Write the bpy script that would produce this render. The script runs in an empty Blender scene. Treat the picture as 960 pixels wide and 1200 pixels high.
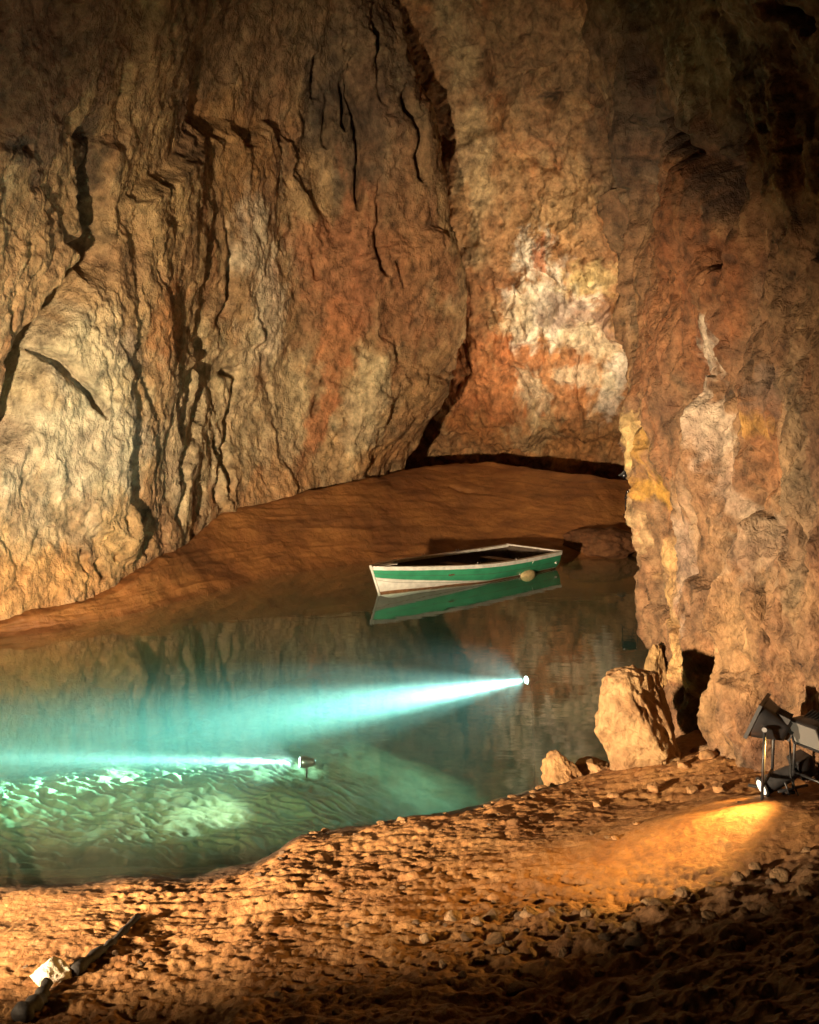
import bpy, bmesh, math, random
import numpy as np
from mathutils import Vector, Matrix, Quaternion

# ------------------------------------------------------------------ camera, world, exposure
scene = bpy.context.scene
col = scene.collection
F = 1287.0                      # focal length in photograph pixels (960 x 1200)
CAM = np.array((0.0, 0.0, 4.0))
PITCH = math.radians(-6.6)
cam_data = bpy.data.cameras.new('camera')
cam_data.sensor_fit = 'VERTICAL'
cam_data.sensor_height = 24.0
cam_data.sensor_width = 24.0
cam_data.lens = 24.0 * F / 1200.0
cam_data.clip_start = 0.05
cam_data.clip_end = 400.0
cam = bpy.data.objects.new('camera', cam_data)
cam.location = CAM
cam.rotation_euler = (math.radians(90) + PITCH, 0, 0)
col.objects.link(cam)
scene.camera = cam

world = bpy.data.worlds.new('World')
scene.world = world
world.use_nodes = True
world.node_tree.nodes['Background'].inputs[0].default_value = (0.010, 0.008, 0.006, 1)
world.node_tree.nodes['Background'].inputs[1].default_value = 0.25   # deep inside a cave: no sky, no sun

vs = scene.view_settings
vs.view_transform = 'Standard'
vs.look = 'None'
vs.exposure = 0.0
vs.gamma = 1.0
vs.use_curve_mapping = False

scene.render.engine = 'CYCLES'
cy = scene.cycles
cy.max_bounces = 6
cy.use_adaptive_sampling = True
cy.adaptive_threshold = 0.02
cy.diffuse_bounces = 2
cy.glossy_bounces = 2
cy.transmission_bounces = 4
cy.transparent_max_bounces = 8
cy.volume_bounces = 1
cy.caustics_reflective = False
cy.caustics_refractive = False
cy.sample_clamp_indirect = 3.0
cy.use_denoising = True
try:
    cy.denoiser = 'OPENIMAGEDENOISE'
except Exception:
    pass

# power of the lamps, in watts (each light itself is made in its lamp's builder)
P_KEY = 19500.0
P_WALL = 700.0
P_GROUND = 60.0
P_FAR = 350.0
P_POOL = 850.0
P_SIDE = 3200.0
P_WATER_A = 260000.0
P_WATER_B = 520000.0
HALOGEN = (1.0, 0.75, 0.47)

# ------------------------------------------------------------------ surveying helpers
FWD = np.array((0.0, math.cos(PITCH), math.sin(PITCH)))
UP = np.array((0.0, -math.sin(PITCH), math.cos(PITCH)))
RIGHT = np.array((1.0, 0.0, 0.0))

def ray(x, y):
    return FWD + (x - 480.0) / F * RIGHT + (600.0 - y) / F * UP

def at(x, y, Y):                # the point of the place seen there, Y metres ahead
    d = ray(x, y)
    return CAM + d * (Y / d[1])

def atz(x, y, z):               # ... at height z
    d = ray(x, y)
    return CAM + d * ((z - CAM[2]) / d[2])

def proj(P):
    V = P - CAM
    w = V @ FWD
    return 480.0 + F * (V @ RIGHT) / w, 600.0 - F * (V @ UP) / w, w

# ------------------------------------------------------------------ noise
_rng = np.random.RandomState(7)
_perm = _rng.permutation(256).astype(np.int32)
_perm = np.concatenate([_perm, _perm, _perm])
_g = _rng.normal(size=(256, 3)); _g /= np.linalg.norm(_g, axis=1)[:, None]
_g = _g.astype(np.float32)

def perlin(P):
    P = np.asarray(P, dtype=np.float32)
    I = np.floor(P); f = P - I
    I = I.astype(np.int32) & 255
    w = f * f * f * (f * (f * 6 - 15) + 10)
    out = np.zeros(len(P), dtype=np.float32)
    for dx in (0, 1):
        px = _perm[I[:, 0] + dx]
        wx = w[:, 0] if dx else 1 - w[:, 0]
        for dy in (0, 1):
            pxy = _perm[px + I[:, 1] + dy]
            wy = w[:, 1] if dy else 1 - w[:, 1]
            for dz in (0, 1):
                h = _perm[pxy + I[:, 2] + dz]
                wz = w[:, 2] if dz else 1 - w[:, 2]
                gr = _g[h]
                out += wx * wy * wz * (gr[:, 0] * (f[:, 0] - dx) + gr[:, 1] * (f[:, 1] - dy) + gr[:, 2] * (f[:, 2] - dz))
    return out * 1.5

def fbm(P, octaves=4, gain=0.5, seed=0.0):
    out = 0; a = 1.0; t = 0
    Q = np.asarray(P) + seed
    for k in range(octaves):
        out = out + a * perlin(Q); t += a
        a *= gain; Q = Q * 2.03 + 11.7
    return out / t

def ridged(P, octaves=4, gain=0.5, seed=0.0):
    out = 0; a = 1.0; t = 0
    Q = np.asarray(P) + seed
    for k in range(octaves):
        out = out + a * (1 - np.abs(perlin(Q)) * 2.0); t += a
        a *= gain; Q = Q * 2.07 + 5.3
    return out / t

def sstep(a, b, x):
    t = np.clip((x - a) / (b - a), 0, 1)
    return t * t * (3 - 2 * t)

def cubic(knots, vals, t):
    """Hermite interpolation of vals (n, ...) given at knots (n,), at t (m,)"""
    knots = np.asarray(knots, float); vals = np.asarray(vals, float)
    m = np.zeros_like(vals)
    h = np.diff(knots)
    sl = np.diff(vals, axis=0) / h.reshape((-1,) + (1,) * (vals.ndim - 1))
    m[1:-1] = (sl[1:] * h[:-1].reshape((-1,) + (1,) * (vals.ndim - 1)) + sl[:-1] * h[1:].reshape((-1,) + (1,) * (vals.ndim - 1))) / (h[1:] + h[:-1]).reshape((-1,) + (1,) * (vals.ndim - 1))
    m[0] = sl[0]; m[-1] = sl[-1]
    i = np.clip(np.searchsorted(knots, t, side='right') - 1, 0, len(knots) - 2)
    hh = h[i]; s = (t - knots[i]) / hh
    e = (slice(None),) + (None,) * (vals.ndim - 1)
    s = s[e]; hh = hh[e]
    return ((2*s**3 - 3*s**2 + 1) * vals[i] + (s**3 - 2*s**2 + s) * hh * m[i]
            + (-2*s**3 + 3*s**2) * vals[i+1] + (s**3 - s**2) * hh * m[i+1])

def loft(ribs, wu, wv, nu, nv):
    """ribs[r][k] = points; wu, wv = how much of the grid each interval takes"""
    R = np.array(ribs, float)
    def knots(D, w, n):
        k = np.concatenate([[0], np.cumsum(D)]); c = np.concatenate([[0], np.cumsum(w)])
        return k, np.interp(np.linspace(0, c[-1], n), c, k)
    ku, tu = knots(np.linalg.norm(np.diff(R, axis=0), axis=2).mean(1), wu, nu)
    kv, tv = knots(np.linalg.norm(np.diff(R, axis=1), axis=2).mean(0), wv, nv)
    A = cubic(ku, R, tu)                    # nu, K, 3
    B = cubic(kv, np.swapaxes(A, 0, 1), tv)  # nv, nu, 3
    return B

def grid_normals(G, towards):
    du = np.gradient(G, axis=1); dv = np.gradient(G, axis=0)
    N = np.cross(du, dv)
    N /= np.linalg.norm(N, axis=2)[..., None] + 1e-9
    c = G.reshape(-1, 3).mean(0)
    mid = N[G.shape[0] // 2, G.shape[1] // 2]
    p = G[G.shape[0] // 2, G.shape[1] // 2]
    if np.dot(mid, np.asarray(towards) - p) < 0:
        N = -N
        return N, True
    return N, False

def grid_mesh(name, G, flip, mat, color=None, kind='structure', smooth=True, mask=None):
    nv, nu = G.shape[:2]
    idx = np.arange(nv * nu).reshape(nv, nu)
    q = np.stack([idx[:-1, :-1], idx[:-1, 1:], idx[1:, 1:], idx[1:, :-1]], -1).reshape(-1, 4)
    if mask is not None:
        q = q[mask[:-1, :-1].reshape(-1)]
    if flip:
        q = q[:, ::-1]
    me = bpy.data.meshes.new(name)
    me.vertices.add(nv * nu)
    me.vertices.foreach_set('co', G.reshape(-1).astype(np.float32))
    me.loops.add(q.size)
    me.loops.foreach_set('vertex_index', q.reshape(-1).astype(np.int32))
    me.polygons.add(len(q))
    me.polygons.foreach_set('loop_start', np.arange(0, q.size, 4, dtype=np.int32))
    me.polygons.foreach_set('loop_total', np.full(len(q), 4, dtype=np.int32))
    me.update(calc_edges=True)
    if smooth:
        me.polygons.foreach_set('use_smooth', np.ones(len(q), dtype=bool))
    if color is not None:
        at_ = me.color_attributes.new('Col', 'FLOAT_COLOR', 'POINT')
        c4 = np.ones((nv * nu, 4), np.float32); c4[:, :3] = color
        at_.data.foreach_set('color', c4.reshape(-1))
    me.materials.append(mat)
    ob = bpy.data.objects.new(name, me)
    if kind:
        ob['kind'] = kind
    col.objects.link(ob)
    return ob

# ------------------------------------------------------------------ materials
def new_mat(name):
    m = bpy.data.materials.new(name); m.use_nodes = True
    nt = m.node_tree
    b = nt.nodes['Principled BSDF']
    return m, nt, b

def plain(name, color, rough=0.6, metal=0.0, noise=0.0, scale=8.0, bump=0.0, coat=0.0, emit=None, emit_s=0.0):
    m, nt, b = new_mat(name)
    b.inputs['Base Color'].default_value = (*color, 1)
    b.inputs['Roughness'].default_value = rough
    b.inputs['Metallic'].default_value = metal
    b.inputs['Coat Weight'].default_value = coat
    if emit:
        b.inputs['Emission Color'].default_value = (*emit, 1)
        b.inputs['Emission Strength'].default_value = emit_s
    if noise or bump:
        tc = nt.nodes.new('ShaderNodeTexCoord')
        n = nt.nodes.new('ShaderNodeTexNoise'); n.inputs['Scale'].default_value = scale; n.inputs['Detail'].default_value = 6
        nt.links.new(tc.outputs['Object'], n.inputs['Vector'])
        if noise:
            r = nt.nodes.new('ShaderNodeValToRGB')
            r.color_ramp.elements[0].position = 0.3; r.color_ramp.elements[1].position = 0.75
            r.color_ramp.elements[0].color = (*[c * (1 - noise) for c in color], 1)
            r.color_ramp.elements[1].color = (*[min(1, c * (1 + noise * .5)) for c in color], 1)
            nt.links.new(n.outputs['Fac'], r.inputs[0]); nt.links.new(r.outputs[0], b.inputs['Base Color'])
        if bump:
            bp = nt.nodes.new('ShaderNodeBump'); bp.inputs['Strength'].default_value = bump; bp.inputs['Distance'].default_value = 0.02
            nt.links.new(n.outputs['Fac'], bp.inputs['Height']); nt.links.new(bp.outputs[0], b.inputs['Normal'])
    return m

def rock_mat(name, fine=14.0, dist=0.03, rough=0.8, vary=0.45, stretch=0.8, spec=0.35, stain=0.35):
    """colour comes from the survey attribute, fine grain, pits and relief from noise"""
    m, nt, b = new_mat(name)
    L = nt.links
    a = nt.nodes.new('ShaderNodeAttribute'); a.attribute_name = 'Col'
    tc = nt.nodes.new('ShaderNodeTexCoord')
    mp = nt.nodes.new('ShaderNodeMapping'); mp.inputs['Scale'].default_value = (1, 1, stretch)
    L.new(tc.outputs['Object'], mp.inputs['Vector'])
    n1 = nt.nodes.new('ShaderNodeTexNoise'); n1.inputs['Scale'].default_value = fine * .45; n1.inputs['Detail'].default_value = 6; n1.inputs['Roughness'].default_value = .68
    n2 = nt.nodes.new('ShaderNodeTexNoise'); n2.inputs['Scale'].default_value = fine; n2.inputs['Detail'].default_value = 4; n2.inputs['Roughness'].default_value = .7; n2.inputs['Distortion'].default_value = .6
    for n in (n1, n2): L.new(mp.outputs[0], n.inputs['Vector'])
    r = nt.nodes.new('ShaderNodeMapRange'); r.inputs[1].default_value = .3; r.inputs[2].default_value = .7
    r.inputs[3].default_value = 1 - vary; r.inputs[4].default_value = 1 + vary
    L.new(n1.outputs['Fac'], r.inputs[0])
    mx = nt.nodes.new('ShaderNodeVectorMath'); mx.operation = 'SCALE'
    L.new(a.outputs['Color'], mx.inputs[0]); L.new(r.outputs[0], mx.inputs['Scale'])
    # iron staining in irregular blotches
    n3 = nt.nodes.new('ShaderNodeTexNoise'); n3.inputs['Scale'].default_value = fine * .16; n3.inputs['Detail'].default_value = 5; n3.inputs['Roughness'].default_value = .65
    L.new(mp.outputs[0], n3.inputs['Vector'])
    rr = nt.nodes.new('ShaderNodeValToRGB')
    rr.color_ramp.elements[0].position = .38; rr.color_ramp.elements[1].position = .64
    rr.color_ramp.elements[0].color = (1.08, 1.06, 1.0, 1); rr.color_ramp.elements[1].color = (1 - stain * .35, 1 - stain * .62, 1 - stain * .72, 1)
    L.new(n3.outputs['Fac'], rr.inputs[0])
    st = nt.nodes.new('ShaderNodeVectorMath'); st.operation = 'MULTIPLY'
    L.new(mx.outputs[0], st.inputs[0]); L.new(rr.outputs[0], st.inputs[1])
    L.new(st.outputs[0], b.inputs['Base Color'])
    b.inputs['Roughness'].default_value = rough
    b.inputs['Specular IOR Level'].default_value = spec
    ad = nt.nodes.new('ShaderNodeMath'); ad.operation = 'ADD'
    L.new(n1.outputs['Fac'], ad.inputs[0]); L.new(n2.outputs['Fac'], ad.inputs[1])
    bp = nt.nodes.new('ShaderNodeBump'); bp.inputs['Strength'].default_value = 0.9; bp.inputs['Distance'].default_value = dist
    L.new(ad.outputs[0], bp.inputs['Height']); L.new(bp.outputs[0], b.inputs['Normal'])
    return m

M_WALL = rock_mat('limestone', 9.0, 0.085, vary=.7, stain=.28)
M_WALL_NEAR = rock_mat('limestone_near', 13.0, 0.055, vary=.75, stain=.45)
M_MUD = rock_mat('red_mud', 7.0, 0.03, rough=.62, vary=.25, stretch=1)
M_SAND = rock_mat('sandy_mud', 30.0, 0.012, rough=.7, vary=.35, stretch=1)
M_BED = rock_mat('lake_silt', 6.0, 0.02, vary=.3, stretch=1)
M_STONE = rock_mat('loose_stone', 22.0, 0.03, vary=.35, stretch=1)

# ------------------------------------------------------------------ painting and carving lofted rock
class Rock:
    def __init__(self, G, towards, amp):
        self.G = G; self.shape = G.shape
        self.N, self.flip = grid_normals(G, towards)
        P = G.reshape(-1, 3)
        self.P = P
        px, py, w = proj(P)
        self.s = 3
        sub = G[::4, ::4].reshape(-1, 3)
        self.sx, self.sy, self.sw = proj(sub)
        self.sY = sub[:, 1]
        self.disp = np.zeros(len(P), np.float32)
        self.C = None
    def hit(self, x, y):
        d = (self.sx - x) ** 2 + (self.sy - y) ** 2 + np.where(self.sw < .5, 1e9, 0)
        near = d < d.min() + 60
        i = np.where(near)[0][np.argmin(self.sw[near])]
        return at(x, y, self.sY[i])
    def crack(self, pts, width, depth, rough=.5, seed=0):
        """pts in survey pixels; width in pixels; depth in metres"""
        W = np.array([self.hit(*p) for p in pts])
        P = self.P
        if len(W) > 2:
            t = np.arange(len(W)); W = cubic(t, W, np.linspace(0, len(W) - 1, (len(W) - 1) * 4 + 1))
        scale = np.linalg.norm(W - CAM, axis=1).mean() / F
        wd = width * scale
        lo = W.min(0) - wd * 4; hi = W.max(0) + wd * 4
        sel = np.where(((P > lo) & (P < hi)).all(1))[0]
        if not len(sel): return
        p = P[sel] + (np.stack([fbm(P[sel] / (wd * 6), 3, .5, 3.1 + seed), fbm(P[sel] / (wd * 6), 3, .5, 9.2 + seed), fbm(P[sel] / (wd * 6), 3, .5, 17.2)], 1)) * wd * 3 * rough
        best = np.full(len(sel), 1e9); bt = np.zeros(len(sel))
        n = len(W) - 1
        for i in range(n):
            a, b = W[i], W[i + 1]; ab = b - a
            t = np.clip(((p - a) @ ab) / (ab @ ab + 1e-9), 0, 1)
            d = np.linalg.norm(p - a - t[:, None] * ab, axis=1)
            m = d < best
            best[m] = d[m]; bt[m] = (i + t[m]) / n
        taper = np.clip(np.minimum(bt, 1 - bt) * 8, .25, 1)
        g = np.exp(-(best / (wd * .5 * taper)) ** 2)
        self.disp[sel] = np.minimum(self.disp[sel], self.disp[sel] - (depth * g * taper).astype(np.float32))
    def facets(self, n, step, tilt, seed, stretch=(1, 1, .55), warp=.5, shear=.35, soft=.16):
        """joint-bounded slabs: every cell of the rock is a slightly tilted plane with its own offset"""
        rs = np.random.RandomState(seed)
        P = self.P
        Q = P + np.stack([fbm(P * .9, 4, .55, seed + 1.), fbm(P * .9, 4, .55, seed + 2.), fbm(P * .9, 4, .55, seed + 3.)], 1) * warp
        Q = Q * np.array(stretch); Q[:, 0] += Q[:, 2] * shear
        S = Q[rs.choice(len(Q), n, replace=False)]
        g = rs.normal(size=(n, 3)) * tilt; o = rs.uniform(-1, 1, n) * step
        b1 = np.full(len(Q), 1e9); i1 = np.zeros(len(Q), int); b2 = np.full(len(Q), 1e9); i2 = np.zeros(len(Q), int)
        for k in range(n):
            d = ((Q - S[k]) ** 2).sum(1)
            m = d < b1
            m2 = ~m & (d < b2)
            b2 = np.where(m, b1, np.where(m2, d, b2)); i2 = np.where(m, i1, np.where(m2, k, i2))
            b1 = np.where(m, d, b1); i1[m] = k
        gap = np.sqrt(b2) - np.sqrt(b1)
        t = .5 + .5 * sstep(0, soft, gap)
        f = (o[i1] + ((Q - S[i1]) * g[i1]).sum(1)) * t + (o[i2] + ((Q - S[i2]) * g[i2]).sum(1)) * (1 - t)
        keep = sstep(-.15, .25, fbm(P * .5, 3, .5, seed + 9.))
        self.disp += (f - step * .9 * np.exp(-(gap / (soft * .45)) ** 2) * keep).astype(np.float32)
    def axes(self, x, y, rx, ry, rot=0):
        c, s = math.cos(math.radians(rot)), math.sin(math.radians(rot))
        C = self.hit(x, y)
        A = (self.hit(x + rx * c, y + rx * s) - self.hit(x - rx * c, y - rx * s)) / 2
        B = (self.hit(x - ry * s, y + ry * c) - self.hit(x + ry * s, y - ry * c)) / 2
        return C, A, B
    def blob(self, x, y, rx, ry, rot=0, edge=.5, nscale=1.0, seed=0.):
        C, A, B = self.axes(x, y, rx, ry, rot)
        M = np.stack([A, B], 1)
        inv = np.linalg.pinv(M)
        D = self.P - C
        uv = D @ inv.T
        r = np.hypot(uv[:, 0], uv[:, 1])
        sel = np.where(r < 2.4)[0]
        w = np.zeros(len(r), np.float32)
        if len(sel):
            L = max(np.linalg.norm(A), np.linalg.norm(B))
            k = fbm(self.P[sel] * np.array((1, 1, .6)) / (L * .6) * nscale, 5, .6, seed + x * .01)
            w[sel] = sstep(1.25, .55, r[sel] + k * edge * 2) * sstep(7, 3, np.linalg.norm(D - uv @ M.T, axis=1)[sel])
        return w
    def paint(self, x, y, rx, ry, color, rot=0, strength=.85, edge=.75, nscale=1.6, seed=0.):
        w = self.blob(x, y, rx, ry, rot, edge, nscale, seed)[:, None] * strength
        self.C = self.C * (1 - w) + np.array(color, np.float32) * w
    def push(self, x, y, rx, ry, amount, rot=0, edge=.4, seed=0.):
        self.disp += self.blob(x, y, rx, ry, rot, edge, 1.0, seed) * amount
    def finish(self, name, mat):
        G = self.G + self.N * self.disp.reshape(self.shape[:2])[..., None]
        return grid_mesh(name, G, self.flip, mat, np.clip(self.C, .01, .95))

def mixc(a, b, w):
    return np.asarray(a, np.float32) * (1 - w[:, None]) + np.asarray(b, np.float32) * w[:, None]

TAN = (.44, .31, .165); BROWN = (.26, .155, .08); RUST = (.36, .15, .06); PALE = (.62, .52, .37)
CREAM = (.58, .47, .29); OLIVE = (.44, .37, .23); DARK = (.06, .046, .036); GREY = (.30, .25, .21)
ORANGE = (.46, .25, .10); OCHRE = (.52, .35, .06); WHITE = (.78, .71, .60)

def base_rock_color(P, seed, cols, sc=1.0):
    a = fbm(P * np.array((.5, .5, .3)) * sc, 5, .6, seed)
    b = fbm(P * np.array((.9, .9, .35)) * sc, 5, .6, seed + 31)
    c = fbm(P * np.array((2.2, 2.2, .5)) * sc, 4, .6, seed + 57)
    C = mixc(np.tile(cols[0], (len(P), 1)), cols[1], sstep(-.15, .35, a))
    C = mixc(C, cols[2], sstep(.08, .42, b) * .8)
    C = mixc(C, cols[3], sstep(.12, .5, c) * .7)
    return C

# ------------------------------------------------------------------ the mud bank and its crest (needed by the walls)
WATERLINE = [(-160, 772), (-60, 757), (0, 745), (75, 737), (140, 724), (200, 707), (265, 690), (350, 671), (425, 660), (495, 653), (570, 649), (640, 650), (700, 654), (750, 648), (800, 646), (900, 646)]
CREST = [(-160, 764, .1), (-60, 750, .12), (0, 733, .18), (75, 712, .3), (140, 688, .45), (200, 650, .75), (262, 602, 1.2), (345, 580, 1.45), (415, 564, 1.65), (487, 548, 1.8), (570, 543, 1.85), (640, 551, 1.75), (692, 557, 1.65), (742, 563, 1.5), (800, 566, 1.45), (900, 566, 1.45)]
crest_w = [atz(x, y, z) for x, y, z in CREST]
foot_w = [atz(x, y, 0.0) for x, y in WATERLINE]

# ------------------------------------------------------------------ left cave wall
def off(p, dx=0, dy=0, dz=0): return np.array(p) + np.array((dx, dy, dz))
def cr(i): return crest_w[i]
left_ribs = []
# off frame, towards the camera
for (X, Y) in ((-7.5, 2.0), (-7.8, 9.0)):
    left_ribs.append([(X, Y, -2.0), (X, Y, .2), (X - .3, Y, 3), (X - .2, Y, 6), (X + .6, Y, 9), (X + 2.0, Y, 12), (X + 4, Y, 16)])
def lrib(ci, pts, up):
    b = cr(ci)
    r = [off(b, -.1, .3, -2.2), off(b, 0, .12, -.15)]
    for (x, y, d) in pts: r.append(at(x, y, b[1] + d))
    r.append(off(r[-1], *up))
    left_ribs.append(r)
lrib(1, [(-70, 580, -.2), (-70, 400, -.6), (-70, 200, -1.2), (-70, -30, -2.2)], (2.2, -1, 4))
lrib(3, [(60, 560, .3), (60, 390, .1), (70, 200, -.4), (80, -30, -1.6)], (2.0, -1, 4))
lrib(4, [(140, 560, .4), (140, 400, .3), (140, 200, 0), (150, -30, -1.3)], (2.0, -1, 4))
lrib(5, [(205, 530, .6), (210, 390, .6), (215, 200, .4), (220, -30, -.8)], (1.8, -1, 4))
lrib(6, [(262, 500, .2), (270, 380, .3), (280, 200, .2), (290, -30, -.8)], (1.6, -1, 4))
lrib(7, [(350, 480, .5), (355, 370, .5), (360, 200, .3), (370, -30, -.5)], (1.4, -1, 3))
lrib(8, [(430, 470, -.2), (445, 370, -.4), (435, 200, -.6), (415, -30, -1.2)], (1.2, -1, 3))
e = []
b = cr(9)
edge_pts = [(476, 552, .2), (519, 460, -.6), (540, 378, -1.2), (512, 190, -1.8), (455, -30, -2.4)]
er = [off(at(470, 570, b[1] + .3), -.2, .2, -1.6)] + [at(x, y, b[1] + d) for x, y, d in edge_pts]
er.append(off(er[-1], 1.0, -1, 3))
left_ribs.append(er)
left_ribs.append([off(p, -.35, 1.0, 0) for p in er])
left_ribs.append([off(p, -1.4, 4.5, 0) for p in er])
G = loft(left_ribs, [60, 60, 130, 85, 70, 60, 85, 75, 75, 40, 60], [30, 130, 120, 190, 230, 60], 640, 660)
LW = Rock(G, (3, 5, 4), 1)
P = LW.P
d = fbm(P * np.array((.22, .22, .14)), 3, .5, 1.0) * .55
rd = ridged(P * np.array((.5, .5, .32)), 4, .5, 5.0)
d += (rd - .6) * .12
d += fbm(P * np.array((1.3, 1.3, .9)), 5, .6, 8.0) * .14
d += (ridged(P * np.array((3.2, 3.2, 2.4)), 4, .62, 2.0) - .6) * .05
d += fbm(P * np.array((9., 9., 6.)), 3, .6, 4.0) * .04
LW.disp = d.astype(np.float32)
LW.facets(60, .075, .10, 5)
LW.facets(240, .03, .09, 6, (1, 1, .5))
# slabs standing proud / hollows
LW.push(90, 470, 85, 130, .16, seed=3)
LW.push(60, 330, 60, 70, .15, rot=-40, seed=8)
LW.push(128, 215, 24, 85, -.30, edge=.2, seed=4)
LW.push(435, 490, 30, 75, .25, rot=15, seed=6)
LW.push(310, 330, 40, 120, .12, seed=7)
LW.push(400, 170, 40, 160, -.35, rot=-4, seed=9)
for pts, w, dp in [
    ([(0, 565), (12, 530), (22, 480), (24, 450), (45, 405), (70, 370), (95, 340), (120, 312), (128, 290), (130, 230), (142, 160)], 34, 1.5),
    ([(8, 545), (22, 490), (25, 450), (46, 405), (72, 368), (96, 340), (122, 310)], 22, 1.8),
    ([(50, 405), (80, 428), (105, 455), (116, 490)], 14, .6),
    ([(75, 268), (95, 280), (120, 305)], 13, .6),
    ([(262, 230), (272, 300), (272, 345), (262, 370), (240, 415), (228, 450), (222, 500), (222, 560), (226, 600)], 13, .8),
    ([(240, 425), (280, 430), (288, 445), (280, 475), (268, 510), (268, 560), (262, 600)], 11, .8),
    ([(256, 500), (258, 540), (256, 600)], 6, .5),
    ([(182, 480), (180, 540)], 5, .4),
    ([(224, 560), (220, 620)], 7, .5), ([(206, 580), (202, 640)], 7, .5), ([(185, 590), (184, 655)], 7, .5), ([(168, 585), (166, 640)], 6, .4),
    ([(126, 650), (138, 680)], 7, .5), ([(244, 570), (240, 610)], 7, .5), ([(105, 640), (110, 670)], 5, .3), ([(150, 600), (152, 660)], 5, .35),
    ([(424, 60), (420, 120), (424, 190), (424, 260)], 8, .6),
    ([(400, 40), (408, 110), (404, 160)], 6, .5), ([(440, 20), (446, 90), (452, 150)], 7, .5), ([(375, 60), (372, 120)], 6, .4), ([(388, 100), (384, 180)], 5, .35),
    ([(450, 200), (448, 290), (460, 330)], 6, .35), ([(470, 90), (488, 160), (500, 220)], 8, .5),
    ([(320, 150), (332, 175), (350, 230)], 5, .3), ([(290, 160), (300, 200)], 5, .3),
    ([(15, 320), (12, 400), (18, 440)], 5, .3), ([(5, 170), (40, 185)], 9, .25),
    ([(360, 515), (378, 470), (385, 440)], 5, .3), ([(408, 490), (400, 530)], 5, .3), ([(420, 405), (440, 420), (452, 400)], 4, .2),
    ([(200, 30), (215, 70)], 8, .4), ([(470, 300), (480, 340)], 4, .25), ([(365, 290), (375, 330)], 4, .25),
]:
    LW.crack(pts, w * (1.0 if w > 10 else 1.35), dp * 1.1)
LW.C = base_rock_color(P, 3.0, ((.40, .27, .14), (.27, .155, .08), (.30, .135, .06), (.50, .39, .24)))
for x, y, rx, ry, c, rot, s in [
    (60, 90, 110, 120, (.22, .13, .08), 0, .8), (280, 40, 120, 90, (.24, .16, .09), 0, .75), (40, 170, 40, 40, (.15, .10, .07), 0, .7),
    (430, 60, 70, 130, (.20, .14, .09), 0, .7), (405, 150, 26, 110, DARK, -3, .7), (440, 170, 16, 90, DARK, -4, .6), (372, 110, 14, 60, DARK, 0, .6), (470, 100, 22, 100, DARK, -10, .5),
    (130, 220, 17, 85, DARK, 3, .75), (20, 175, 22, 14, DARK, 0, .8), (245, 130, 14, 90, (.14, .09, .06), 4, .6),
    (95, 470, 85, 95, OLIVE, 0, .8), (95, 385, 45, 60, CREAM, 0, .7), (60, 330, 70, 60, (.40, .27, .14), -20, .7),
    (75, 600, 90, 60, (.38, .30, .20), 0, .6), (60, 680, 90, 40, ORANGE, -8, .8), (160, 640, 40, 50, (.45, .28, .12), 0, .6),
    (90, 520, 100, 80, (.47, .44, .34), 0, .6), (100, 420, 60, 60, (.46, .43, .31), 0, .5), (235, 520, 45, 90, (.50, .44, .32), 0, .5),
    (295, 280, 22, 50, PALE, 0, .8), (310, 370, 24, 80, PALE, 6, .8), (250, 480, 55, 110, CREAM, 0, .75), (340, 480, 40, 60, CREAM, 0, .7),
    (410, 320, 65, 110, (.34, .145, .07), 8, .75), (485, 340, 45, 110, (.33, .15, .07), 0, .75), (480, 210, 40, 60, (.25, .14, .075), 0, .6), (385, 480, 16, 70, (.42, .18, .08), 25, .9), (400, 400, 25, 50, (.42, .18, .08), 15, .8),
    (432, 480, 24, 68, CREAM, 14, .9), (205, 380, 22, 48, (.42, .20, .08), 0, .75), (330, 570, 70, 25, (.46, .25, .11), -8, .7),
    (280, 170, 36, 60, (.36, .20, .08), 0, .7), (190, 250, 40, 60, (.42, .29, .14), 0, .6), (150, 410, 28, 18, (.30, .22, .16), 30, .6),
    (500, 470, 22, 70, (.38, .22, .10), 25, .7), (205, 530, 14, 60, (.36, .27, .17), 0, .4), (455, 540, 40, 16, ORANGE, -20, .6),
]:
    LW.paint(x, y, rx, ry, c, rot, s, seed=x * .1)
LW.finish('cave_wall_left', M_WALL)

# ------------------------------------------------------------------ back wall
def brib(pts, up):
    r = [at(*pts[0])]
    r = [off(r[0], 0, .4, -2.0)] + [at(*p) for p in pts]
    r.append(off(r[-1], *up)); return r
back_ribs = [
    brib([(380, 545, 33), (400, 460, 32), (400, 330, 31), (390, 150, 29.5), (380, -30, 27)], (0, -2, 2.5)),
    brib([(480, 545, 33.6), (500, 460, 32.6), (500, 330, 31.5), (470, 150, 29.5), (450, -30, 27)], (0, -2, 2.5)),
    brib([(560, 542, 33.6), (560, 460, 32.2), (560, 330, 31.0), (550, 150, 29.5), (540, -30, 27)], (0, -2, 2.5)),
    brib([(640, 549, 33.2), (640, 460, 31.6), (640, 330, 30.2), (635, 150, 29.0), (630, -30, 26.5)], (0, -2, 2.5)),
    brib([(720, 560, 32.4), (720, 460, 30.8), (715, 330, 29), (710, 150, 28.0), (710, -30, 26)], (0, -2, 2.5)),
    brib([(840, 566, 29), (830, 460, 28), (820, 330, 27), (810, 150, 26.0), (810, -30, 25)], (0, -2, 2.5)),
]
G = loft(back_ribs, [80, 90, 90, 90, 110], [25, 110, 150, 190, 190, 40], 330, 520)
BW = Rock(G, (0, 5, 4), 1)
P = BW.P
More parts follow.
